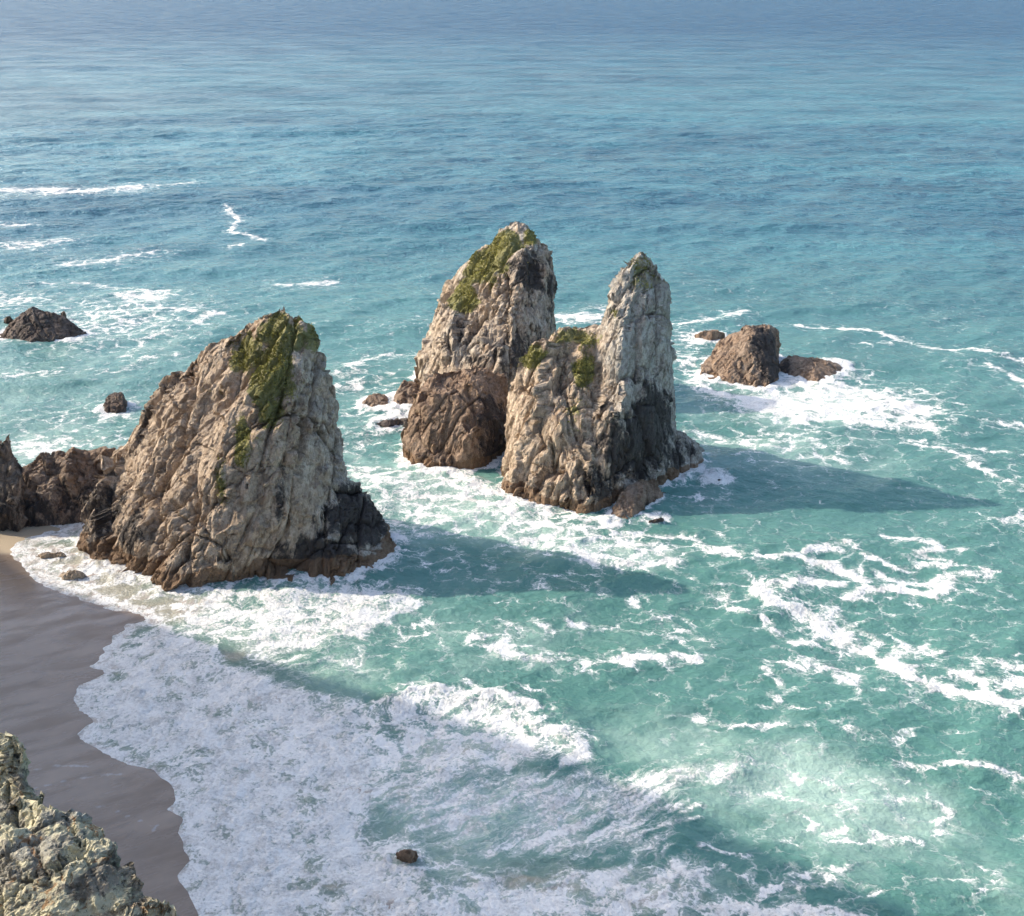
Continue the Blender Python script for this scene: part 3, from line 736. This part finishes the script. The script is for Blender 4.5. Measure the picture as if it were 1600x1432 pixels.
stack1 = rock("sea_stack", h1, 0.17, M_ROCK, amp=1.0, size=4.2, stretch=2.0, lean=0.42, seed=3, warm_fn=wf1, rust_z=2.6,
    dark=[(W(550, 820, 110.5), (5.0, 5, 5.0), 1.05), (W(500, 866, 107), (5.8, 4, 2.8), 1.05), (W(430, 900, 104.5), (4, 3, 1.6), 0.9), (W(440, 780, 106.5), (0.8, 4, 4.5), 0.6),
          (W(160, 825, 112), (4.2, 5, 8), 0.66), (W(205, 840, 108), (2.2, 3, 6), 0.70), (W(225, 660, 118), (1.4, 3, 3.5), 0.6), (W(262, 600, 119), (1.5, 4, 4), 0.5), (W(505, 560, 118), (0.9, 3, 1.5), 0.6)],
    moss=[(W(440, 525, 112.5), (4.2, 6, 2.2), 0.95), (W(425, 580, 111), (3.2, 5, 4.2), 0.95), (W(385, 555, 113.5), (4.0, 5, 3.2), 0.74), (W(420, 640, 109.5), (2.2, 5, 2.6), 0.85), (W(382, 690, 109), (1.2, 5, 4.0), 0.8), (W(352, 745, 107.5), (1.1, 4, 2.6), 0.7), (W(487, 525, 113.8), (1.3, 4, 2.4), 0.8), (W(340, 600, 114), (2.5, 4, 2.5), 0.4)])
tag(stack1, "largest tan rock pyramid standing at the beach with a green strip down its face", "rock")

# --- grassy stack behind
h2 = [hull((640, 642), (760, 690, 147), (800, 348, 168), (770, 368, 169), (735, 398, 171), (700, 440, 172), (690, 470, 171), (832, 358, 169), (862, 378, 168), (864, 420, 167), (860, 530, 165), (835, 388, 163.5), (765, 448, 161.5), (706, 487, 161.5), (672, 560, 160), (655, 590, 160)) + [base(640, 172), base(700, 152), base(770, 148), base(866, 156), base(866, 178), base(690, 182)],
      hull((676, 502, 164), (690, 470, 165), (720, 470, 162), (715, 500, 162), (682, 510, 163), (690, 500, 170)),
      hull((785, 362, 167), (800, 347, 168), (820, 352, 168), (826, 372, 166), (790, 380, 166), (805, 362, 171))]
stack2 = rock("sea_stack", h2, 0.21, M_ROCK, amp=0.9, size=4.4, stretch=2.2, lean=0.25, seed=21, warm=0.55, rust_z=3,
    dark=[(W(818, 440, 164), (4.0, 6, 6.5), 0.8), (W(800, 560, 158), (8, 6, 5), 0.74), (W(735, 540, 160), (6, 5, 5), 0.55), (W(850, 470, 166), (2.5, 5, 8), 0.7)],  # shade of the front and right face painted in, with lichen
    moss=[(W(760, 415, 166), (5.8, 6, 4.5), 1.0), (W(722, 462, 164), (3.2, 5, 3.4), 1.0), (W(785, 385, 167), (4.5, 6, 2.6), 0.95), (W(830, 372, 166), (1.6, 5, 1.2), 0.85)])
tag(stack2, "rearmost tall stack with a bright grassy slope along its top", "rock")

# --- rounded boulder stack in front of it
h4 = [hull((630, 732), (660, 738), (690, 745), (740, 750), (775, 735), (630, 700, 135), (636, 655, 137.5), (648, 615, 140), (672, 588, 142), (708, 574, 143), (748, 570, 143), (775, 582, 142), (796, 602, 143), (700, 620, 136.5), (745, 630, 136), (800, 660, 140), (740, 690, 133), (680, 690, 134.5)) + [base(640, 148), base(800, 148), base(800, 138)]]
stack4 = rock("sea_stack", h4, 0.16, M_BROWN, amp=0.75, size=3.2, stretch=4.2, lean=0.12, seed=41, warm=0.75, warp=0.6, rust_z=2.2,
    dark=[(W(768, 670, 137), (2.8, 5, 5), 0.85), (W(778, 715, 135), (2.0, 4, 2.5), 0.9)])  # darkens the right side as painted shade
tag(stack4, "rounded reddish brown rock dome with vertical cracks in front of the grassy stack", "rock")

# --- forked stack with the spire
h3 = [hull((780, 780), (820, 798), (870, 809), (920, 815), (945, 806), (786, 740, 128), (792, 690, 129.5), (797, 640, 131), (804, 582, 132.5), (822, 550, 133.5), (850, 526, 134.5), (880, 512, 135), (940, 503, 135.5), (945, 560, 131.5), (900, 545, 131), (880, 640, 126.5), (950, 700, 124.5)) + [base(800, 140), base(940, 143), base(860, 144)],
      hull((930, 814), (1000, 785), (1042, 765), (974, 418, 135), (984, 399, 135), (1008, 394, 135), (1028, 410, 135), (1050, 438, 135), (1053, 480, 135), (1053, 560, 134), (1050, 660, 133.5), (946, 482, 134.5), (938, 515, 133), (958, 450, 135), (1000, 560, 129.5), (985, 660, 126)) + [base(950, 146), base(1055, 146), base(1055, 134)],
      hull((1030, 772), (1062, 762), (1080, 752), (1102, 735), (1100, 706, 133.5), (1088, 684, 134.5), (1050, 668, 135), (1020, 700, 130), (1010, 740, 127)) + [base(1100, 141), base(1050, 143)],
      hull((884, 808), (905, 815), (880, 720, 123), (905, 690, 123.5), (930, 720, 122), (930, 812), (870, 780, 121.5)),
      hull((1070, 715, 134), (1076, 692, 135), (1084, 690, 135), (1086, 712, 135), (1080, 720, 136.5), (1074, 730, 134))]
def wf3(v):
    return np.clip(0.75 - 0.085 * (v[:, 0] - W(915, 640, 128)[0] - 0.25 * (12 - v[:, 2])), 0.0, 0.85)
stack3 = rock("sea_stack", h3, 0.17, M_ROCK, amp=0.95, size=3.8, stretch=3.0, lean=0.12, seed=61, warm_fn=wf3, rust_z=2.4,
    dark=[(W(1012, 665, 129), (5.0, 6, 5.5), 1.05), (W(1060, 715, 131), (4, 6, 2.5), 0.7), (W(960, 700, 126), (3.4, 5, 5.5), 0.82), (W(935, 760, 122), (2.2, 4, 3.5), 0.7), (W(1000, 720, 127), (4, 5, 3), 0.85), (W(1060, 755, 130), (4, 4, 1.6), 0.9), (W(860, 770, 122), (1.2, 3, 3), 0.45)],  # wet lichen low down, deepened by shade painted into the right face
    moss=[(W(915, 582, 129.5), (1.7, 4, 2.4), 1.0), (W(900, 530, 132), (4.6, 5, 1.5), 0.75), (W(830, 555, 133), (3.0, 4, 2.0), 0.7), (W(895, 640, 127), (1.8, 4, 3.0), 0.62), (W(1000, 430, 134), (2.0, 4, 2.4), 0.55), (W(965, 490, 133), (1.2, 3, 1.2), 0.7)])
tag(stack3, "forked grey stack with the tall pointed spire on its right side", "rock")

b3 = rock("boulder", [hull((955, 826), (985, 822), (1033, 790), (1036, 768, 125), (1002, 744, 124), (975, 760, 122), (955, 792, 119.5), (1000, 790, 119.5))], 0.12, M_BROWN, amp=0.7, size=1.8, seed=81, warm=0.6, warp=0.4, rust_z=0.0, dark=[(W(1015, 800, 121.5), (2.2, 2, 1.4), 0.8)])
tag(b3, "brown wedge shaped boulder leaning at the foot of the spire", "rock")
b3b = rock("boulder", [hull((1010, 822), (1040, 818), (1038, 808, 117.8), (1015, 810, 117.6)) + [base(1030, 121), base(1010, 120), base(1042, 120)]], 0.12, M_DARK, amp=0.3, size=1.5, seed=83, warp=0.2)
tag(b3b, "low dark rock awash just right of the wedge shaped boulder", "rock")

# --- islets on the right
h7 = [hull((1162, 613), (1185, 617), (1205, 616), (1216, 606), (1160, 512, 174), (1168, 506, 176), (1205, 506, 176.5), (1217, 513, 177), (1163, 525, 171), (1198, 520, 172.5)) + [base(1218, 181), base(1170, 181)],
      hull((1090, 594), (1120, 607), (1165, 613), (1132, 526, 176), (1162, 512, 176), (1104, 560, 174), (1150, 560, 169.5)) + [base(1110, 182), base(1165, 180)]]
r7 = rock("islet", h7, 0.16, M_BROWN, amp=0.7, size=2.6, stretch=1.8, lean=0.1, seed=91, warm=0.6, warp=0.25, dark=[(W(1196, 560, 171), (2.6, 7, 7), 1.3)], rust_z=1.0)  # dark zone paints the shadowed right face of the block
tag(r7, "squarish upright rock block out in the surf right of the spire", "rock")
h8 = [hull((1217, 590), (1260, 605), (1285, 608), (1310, 598), (1322, 588), (1218, 562, 174), (1240, 556, 174.5), (1278, 557, 174.5), (1304, 566, 174), (1318, 580, 172.5), (1270, 575, 170)) + [base(1230, 182), base(1315, 182)]]
r8 = rock("islet", h8, 0.16, M_BROWN, amp=0.6, size=1.9, stretch=1.2, seed=97, warm=0.55, warp=0.5, dark=[(W(1225, 580, 172), (1.5, 4, 2), 0.7), (W(1290, 600, 170), (3, 3, 1), 0.7)])
tag(r8, "low hump of brown rock ringed by surf, right of the squarish block", "rock")
r9 = rock("islet", [hull((1082, 530), (1110, 535), (1132, 530), (1088, 520, 191.5), (1104, 513, 192), (1122, 515, 192), (1132, 520, 192)) + [base(1090, 201), base(1132, 201)]], 0.2, M_BROWN, amp=0.5, size=2.4, seed=101, warm=0.9, warp=0.4)
tag(r9, "small low tan rock just behind the squarish block", "rock")
r10 = rock("islet", [hull((1112, 760), (1125, 762), (1137, 757), (1114, 752, 128.9), (1124, 747, 128.8), (1136, 752, 129.0)) + [base(1125, 133)]], 0.11, M_DARK, amp=0.25, size=1.2, seed=103, warm=0.3, warp=0.2, dark_z=(3, 0.9))
tag(r10, "tiny black rock awash in the dark water right of the forked stack", "rock")

# --- rocks left of the grassy stack
r5 = rock("islet", [hull((563, 640), (590, 646), (612, 645), (568, 622, 158), (585, 613, 159.5), (605, 618, 160), (612, 626, 159)) + [base(572, 164), base(615, 164)]], 0.16, M_BROWN, amp=0.6, size=1.5, seed=111, warm=0.6, warp=0.3, lean=0.5)
tag(r5, "cracked brown rock farthest left at the foot of the grassy stack", "rock")
r5b = rock("islet", [hull((610, 644), (640, 646), (660, 640), (628, 593, 161), (650, 596, 161), (664, 610, 160), (620, 612, 160)) + [base(620, 166), base(668, 166)]], 0.16, M_BROWN, amp=0.6, size=1.7, seed=113, warm=0.5, warp=0.3, lean=0.5)
tag(r5b, "squared brown rock slab leaning against the grassy stack", "rock")
r6 = rock("islet", [hull((577, 668), (610, 670), (640, 667), (586, 661, 148.6), (615, 655, 149.0), (640, 656, 149.2), (600, 658, 152), (640, 655, 152)) + [base(590, 155), base(642, 155)]], 0.14, M_DARK, amp=0.35, size=1.8, seed=115, warm=0.3, warp=0.25, dark_z=(0.6, 0.9))
tag(r6, "flat dark reef barely above water left of the rock dome", "rock")
r6b = rock("islet", [hull((733, 760), (748, 761), (735, 755, 128.2), (746, 754, 128.2)) + [base(741, 131.5), base(734, 131), base(748, 131)]], 0.1, M_DARK, amp=0.15, size=0.9, seed=117, warp=0.1)
tag(r6b, "tiny dark rock in foam just below the rock dome", "rock")

# --- far left islets
h11 = [hull((-5, 535), (40, 540), (75, 538), (110, 534), (142, 524), (0, 520, 194), (28, 495, 195.5), (50, 478, 196), (60, 492, 196), (80, 490, 196), (95, 492, 196), (110, 505, 196), (60, 515, 191)) + [base(5, 202), base(130, 202)],
       hull((30, 500, 195), (44, 482, 195.5), (50, 477, 195.7), (56, 484, 195.7), (62, 500, 195), (48, 490, 198)), hull((76, 505, 195), (82, 484, 195.5), (88, 486, 195.5), (96, 505, 195), (86, 495, 197))]
r11 = rock("islet", h11, 0.2, M_DARK, amp=0.7, size=2.0, stretch=1.8, lean=-0.2, seed=121, warm=0.5, warp=0.5)
tag(r11, "jagged dark brown islet with small peaks at the left edge", "rock")
r11b = rock("islet", [hull((93, 500), (105, 500), (95, 488, 205), (101, 485, 205.3), (104, 490, 205)) + [base(98, 208)]], 0.18, M_DARK, amp=0.3, size=1.5, seed=123, warp=0.2)
tag(r11b, "small dark knob of rock behind the jagged islet's right shoulder", "rock")
r11c = rock("islet", [hull((5, 501), (22, 502), (7, 494, 201.5), (17, 493, 201.5)) + [base(13, 206), base(4, 205), base(22, 205)]], 0.18, M_DARK, amp=0.3, size=1.5, seed=125, warp=0.2)
tag(r11c, "small low dark rock behind the jagged islet's left shoulder", "rock")
r12 = rock("islet", [hull((160, 642), (180, 645), (197, 641), (163, 625, 158.5), (178, 612, 159.5), (192, 613, 159.5), (198, 625, 159)) + [base(165, 163), base(198, 163)]], 0.15, M_DARK, amp=0.6, size=1.5, seed=127, warm=0.6, warp=0.3)
tag(r12, "small rounded brown rock alone in the water left of the largest stack", "rock")

# --- reef wall and crag behind the beach
h13 = [hull((15, 828, 117), (130, 828, 117), (12, 735, 121), (60, 706, 123), (105, 703, 123.5), (160, 702, 124), (185, 698, 125), (190, 760, 120)) + [base(0, 117, -1), base(140, 117, -1), base(0, 131), base(200, 131)],
       hull((48, 740, 121), (52, 712, 121.5), (60, 702, 121.8), (68, 715, 121.5), (66, 740, 121), (58, 725, 124)),
       hull((90, 730, 121.5), (98, 705, 122), (115, 699, 122.4), (128, 712, 122), (130, 740, 121.5), (110, 715, 126)),
       hull((150, 730, 122), (160, 703, 123), (180, 695, 124), (190, 700, 124), (190, 740, 122), (175, 715, 127))]
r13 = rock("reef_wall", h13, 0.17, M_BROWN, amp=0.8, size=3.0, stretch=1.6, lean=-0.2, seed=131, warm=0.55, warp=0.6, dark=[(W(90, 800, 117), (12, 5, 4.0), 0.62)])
tag(r13, "dark reddish brown wall of rock behind the beach, left of the largest stack", "rock")
h14 = [hull((-60, 832, 115.5), (30, 830, 115.5), (28, 760, 117), (36, 722, 118), (20, 700, 118.5), (-10, 705, 119), (-60, 690, 120)) + [base(-80, 115.5, -1), base(34, 115.5, -1), base(-80, 128), base(40, 124)], hull((4, 720, 118), (10, 676, 118.4), (17, 672, 118.6), (24, 690, 118.4), (26, 720, 118), (16, 700, 120.5)), hull((-20, 720, 118), (-12, 690, 118.4), (-4, 684, 118.6), (6, 715, 118), (-6, 700, 120.5))]
r14 = rock("crag", h14, 0.17, M_BROWN, amp=0.8, size=2.6, stretch=2.0, seed=137, warm=0.2, warp=0.5, dark=[(W(15, 810, 116), (6, 4, 5), 0.6), (W(25, 730, 117), (1.5, 4, 3), 0.5)])
tag(r14, "jagged brown crag cut by the left edge above the beach", "rock")

# --- stones in the swash
r15 = rock("beach_stone", [hull((84, 908, 105), (112, 912, 104.5), (140, 908, 105), (100, 897, 104.4), (118, 890, 104.6), (130, 897, 104.5)) + [base(90, 107.5, -0.6), base(138, 107, -0.6), base(112, 104.5, -0.6)]], 0.1, M_ROCK, amp=0.25, size=1.4, seed=141, warm=0.8, warp=0.15)
tag(r15, "low tan stone in the swash at the foot of the largest stack", "rock")
r16 = rock("beach_stone", [hull((52, 875, 110), (80, 880, 109.3), (107, 874, 110), (62, 867, 109.2), (86, 863, 109.4), (106, 868, 109.2)) + [base(58, 112, -0.6), base(104, 112, -0.6)]], 0.1, M_ROCK, amp=0.2, size=1.2, seed=143, warm=0.9, warp=0.12)
tag(r16, "flat pale stone washed by foam on the sunlit sand", "rock")
r17 = rock("beach_stone", [hull((618, 1334), (628, 1338), (640, 1338), (653, 1332), (623, 1330, 63.0), (631, 1326, 63.1), (642, 1329, 62.8)) + [base(620, 64.0), base(640, 64.6), base(652, 63.8)],
    hull((638, 1336), (652, 1333), (640, 1329, 62.9), (649, 1330, 63.1)) + [base(646, 64.2)]], 0.04, M_BROWN, amp=0.5, size=0.45, seed=145, warm=0.8, warp=0.12, wlen=0.5)
tag(r17, "small brown rock poking through the white foam near the bottom", "rock")

# ------------------------------------------------------------------ grass tufts growing on the stacks
def grass_on(o, count, seed, smin=0.10, smax=0.28, thr=0.55):
    v, f, ms = ROCKS[o.name]
    r = np.random.default_rng(seed)
    c = v[f].mean(1); m = ms[f].mean(1)
    nrm = np.cross(v[f[:, 2]] - v[f[:, 0]], v[f[:, 3]] - v[f[:, 1]]); nrm /= np.maximum(np.linalg.norm(nrm, axis=1, keepdims=True), 1e-9)
    pat = m + 0.55 * fbm(c / 1.1, seed, 4, 0.6) + 0.5 * fbm(c / 3.2, seed + 8, 2)
    ok = np.where((pat + r.normal(0, 0.16, len(pat)) > thr) & (nrm[:, 2] > -0.1) & (m > 0.12))[0]
    if len(ok) == 0: return
    pick = r.choice(ok, min(count, len(ok) * 3), replace=True)
    C = c[pick] + r.normal(0, 0.06, (len(pick), 3)); Nn = nrm[pick] * 0.6 + np.array([0, 0, 0.7])
    Nn /= np.linalg.norm(Nn, axis=1, keepdims=True)
    B = 4
    s = r.uniform(smin, smax, len(pick)) * (0.6 + 0.6 * np.clip(pat[pick] - thr, 0, 1))
    verts = []; faces = []; tint = []
    base_t = np.clip(0.5 + 0.8 * fbm(C / 1.6, seed + 3, 3), 0, 1)
    for b in range(B):
        dirv = r.normal(0, 0.75, (len(pick), 3)) + Nn; dirv /= np.linalg.norm(dirv, axis=1, keepdims=True)
        side = np.cross(dirv, r.normal(0, 1, (len(pick), 3))); side /= np.maximum(np.linalg.norm(side, axis=1, keepdims=True), 1e-9)
        root = C - Nn * 0.05
        w = s * r.uniform(0.22, 0.42, len(pick))
        tri = np.stack([root - side * w[:, None] * 0.6, root + side * w[:, None] * 0.6, root + dirv * s[:, None] * 0.8 + side * w[:, None], root + dirv * s[:, None]], 1)
        verts.append(tri.reshape(-1, 3)); tint.append(np.repeat(np.clip(base_t + r.normal(0, 0.22, len(pick)), 0, 1), 4))
    Vv = np.concatenate(verts); F = np.arange(len(Vv)).reshape(-1, 4)
    g = mesh_np("grass", Vv, F, False, M_GRASS, {"tint": np.concatenate(tint)})
    g.parent = o; g["kind"] = "stuff"; g["label"] = "low green grass and succulents growing on the rock"
grass_on(stack1, 6000, 5)
grass_on(stack2, 6000, 6)
grass_on(stack3, 3500, 7, 0.10, 0.30)

# ------------------------------------------------------------------ the cliff the picture is taken from
shadow_px = [(-260, 800), (-120, 828), (0, 857), (65, 903), (180, 948), (275, 978), (365, 1016), (480, 1078), (620, 1120), (760, 1130), (880, 1172), (1070, 1252), (1230, 1330), (1350, 1385), (1500, 1450)]
crest = []
for i, p in enumerate(shadow_px):
    s = S(*p); hgt = 92.0
    q = s + SUN * (hgt / SUN[2]); crest.append(q[:2])
crest = np.array(crest)                         # line along which the cliff top casts that edge of shade
rim = np.vstack([[[-330, crest[0, 1] + 10]], crest, [[-62, 30], [-42, 8], [-18, 0], [2, -2], [30, -8], [70, -28]]])
gx = np.arange(-330, 82, 2.0); gy = np.arange(-70, 215, 2.0)
X, Y = np.meshgrid(gx, gy); PC = np.stack([X.ravel(), Y.ravel()], 1)
dC = polyline_dist(PC, rim)
landC = inside(PC, np.vstack([rim, [[82, -80], [-340, -80]]]))
sdc = np.where(landC, dC, -dC)
top = 55.5 + 36.5 * sstep(15, 75, -PC[:, 0] + PC[:, 1] * 0.3) * sstep(58, 90, PC[:, 1])
drop = top * 1.02
nz = fbm(np.c_[PC / 14.0, np.zeros(len(PC))], 9, 4)
slope_w = 28 + 5 * nz + 8 * sstep(-30, 10, PC[:, 0])
zc = np.where(sdc >= 0, top + 0.25 * np.minimum(sdc, 12) * 0, top - drop * np.clip(-sdc / slope_w, 0, 1.15) ** 0.92)
zc += nz * 2.2 * sstep(0, 6, -sdc) * (1 - sstep(24, 36, -sdc))
zc = np.maximum(zc, 42 - 0.18 * ((PC[:, 0] + 8.5) ** 2 + (PC[:, 1] - 15) ** 2))      # rib that carries the outcrop
cfaces = grid_faces(len(gy), len(gx))
zmax = zc[cfaces].max(1)
cfaces = cfaces[zmax > -5]
nC_ = len(PC); zz = np.zeros(nC_)
M_CLIFF = make_rock_material("cliff_rock", (0.33, 0.27, 0.20), (0.30, 0.29, 0.26))
cliff = mesh_np("cliff", np.c_[PC, zc], cfaces, True, M_CLIFF, {"warm": zz + 0.5, "dark": zz, "rust": zz, "moss": sstep(0, 4, sdc)})
tag(cliff, "grassy clifftop and rocky slope falling to the beach", "cliff", kind="structure")

# crag jutting out of the slope in the near left corner
hc = [hull((-40, 1255, 17.6), (20, 1238, 17.6), (60, 1262, 17.4), (110, 1262, 17.3), (160, 1296, 17.0), (-60, 1480, 14.5), (170, 1480, 14.5), (150, 1400, 15.5), (-40, 1340, 16.5), (-60, 1300, 19.5), (100, 1330, 19)) + [W(60, 1700, 16), W(-100, 1700, 16), W(0, 1600, 20), W(150, 1600, 19)],
      hull((-60, 1300, 15.8), (0, 1290, 15.9), (110, 1298, 15.7), (180, 1312, 15.5), (190, 1345, 15.2), (215, 1380, 15.0), (238, 1420, 14.8), (262, 1480, 14.6), (-60, 1480, 13.6), (150, 1480, 13.8), (60, 1350, 14.8), (160, 1360, 14.8), (150, 1400, 14.5)) + [W(-60, 1600, 16), W(250, 1650, 15.5)],
      hull((170, 1425, 14.3), (235, 1402, 14.6), (272, 1408, 14.7), (290, 1432, 14.6), (300, 1500, 14.3), (160, 1500, 13.8), (250, 1500, 15.5)),
      hull((-40, 1160, 18.6), (5, 1140, 18.6), (28, 1148, 18.6), (50, 1172, 18.4), (44, 1196, 18.3), (22, 1216, 18.3), (-30, 1225, 18.2), (-40, 1160, 20), (30, 1180, 19.8), (10, 1200, 19.8)),
      hull((-60, 1195, 18.4), (30, 1205, 18.4), (44, 1222, 18.2), (72, 1252, 17.9), (-60, 1300, 17.5), (60, 1270, 18.6), (-40, 1230, 19.5))]
crag = rock("outcrop", hc, 0.042, M_CRAG, amp=1.15, size=0.85, stretch=1.0, lean=0.2, seed=151, warm=0.5, warp=0.16, wlen=1.4)
tag(crag, "lichen covered outcrop in the bottom left corner nearest the camera", "rock")
# ------------------------------------------------------------------ white water washing round every rock
cell = 0.3; x0, y0 = -80.0, 50.0; nx, ny = int(190 / cell), int(180 / cell)
occ = np.zeros((ny, nx), bool)
for nm, (v, f, ms) in ROCKS.items():
    m = np.abs(v[:, 2]) < 0.5
    ix = ((v[m, 0] - x0) / cell).astype(int); iy = ((v[m, 1] - y0) / cell).astype(int)
    k = (ix >= 0) & (ix < nx) & (iy >= 0) & (iy < ny)
    occ[iy[k], ix[k]] = True
dist = np.where(occ, 0.0, 99.0)
for it in range(14):
    p = np.pad(dist, 1, constant_values=99.0)
    dist = np.minimum.reduce([dist, p[:-2, 1:-1] + cell, p[2:, 1:-1] + cell, p[1:-1, :-2] + cell, p[1:-1, 2:] + cell,
                              p[:-2, :-2] + 1.41 * cell, p[2:, 2:] + 1.41 * cell, p[:-2, 2:] + 1.41 * cell, p[2:, :-2] + 1.41 * cell])
ix = np.clip(((P2[near, 0] - x0) / cell).astype(int), 0, nx - 1); iy = np.clip(((P2[near, 1] - y0) / cell).astype(int), 0, ny - 1)
dr_ = dist[iy, ix]
surge = 0.5 + 0.9 * vnoise(np.c_[PN / 5.0, np.full(len(PN), 0.7)], 301)
ring = np.exp(-(dr_ / np.clip(0.9 + 1.3 * surge, 0.3, 3)) ** 2) * np.clip(0.72 + 0.35 * surge, 0, 1)
foam[near] = np.maximum(foam[near], ring)
sea.data.attributes["foam"].data.foreach_set("value", foam.astype(np.float32))
V[near, 2] += 0.30 * ring * (0.7 + frb) * sstep(0, 4, -sdn[near])
sea.data.vertices.foreach_set("co", V.astype(np.float32).ravel()); sea.data.update()
print("verts", {o.name: len(o.data.vertices) for o in scene.objects if o.type == 'MESH'})
print("tris", sum(len(o.data.polygons) * 2 for o in scene.objects if o.type == 'MESH'))
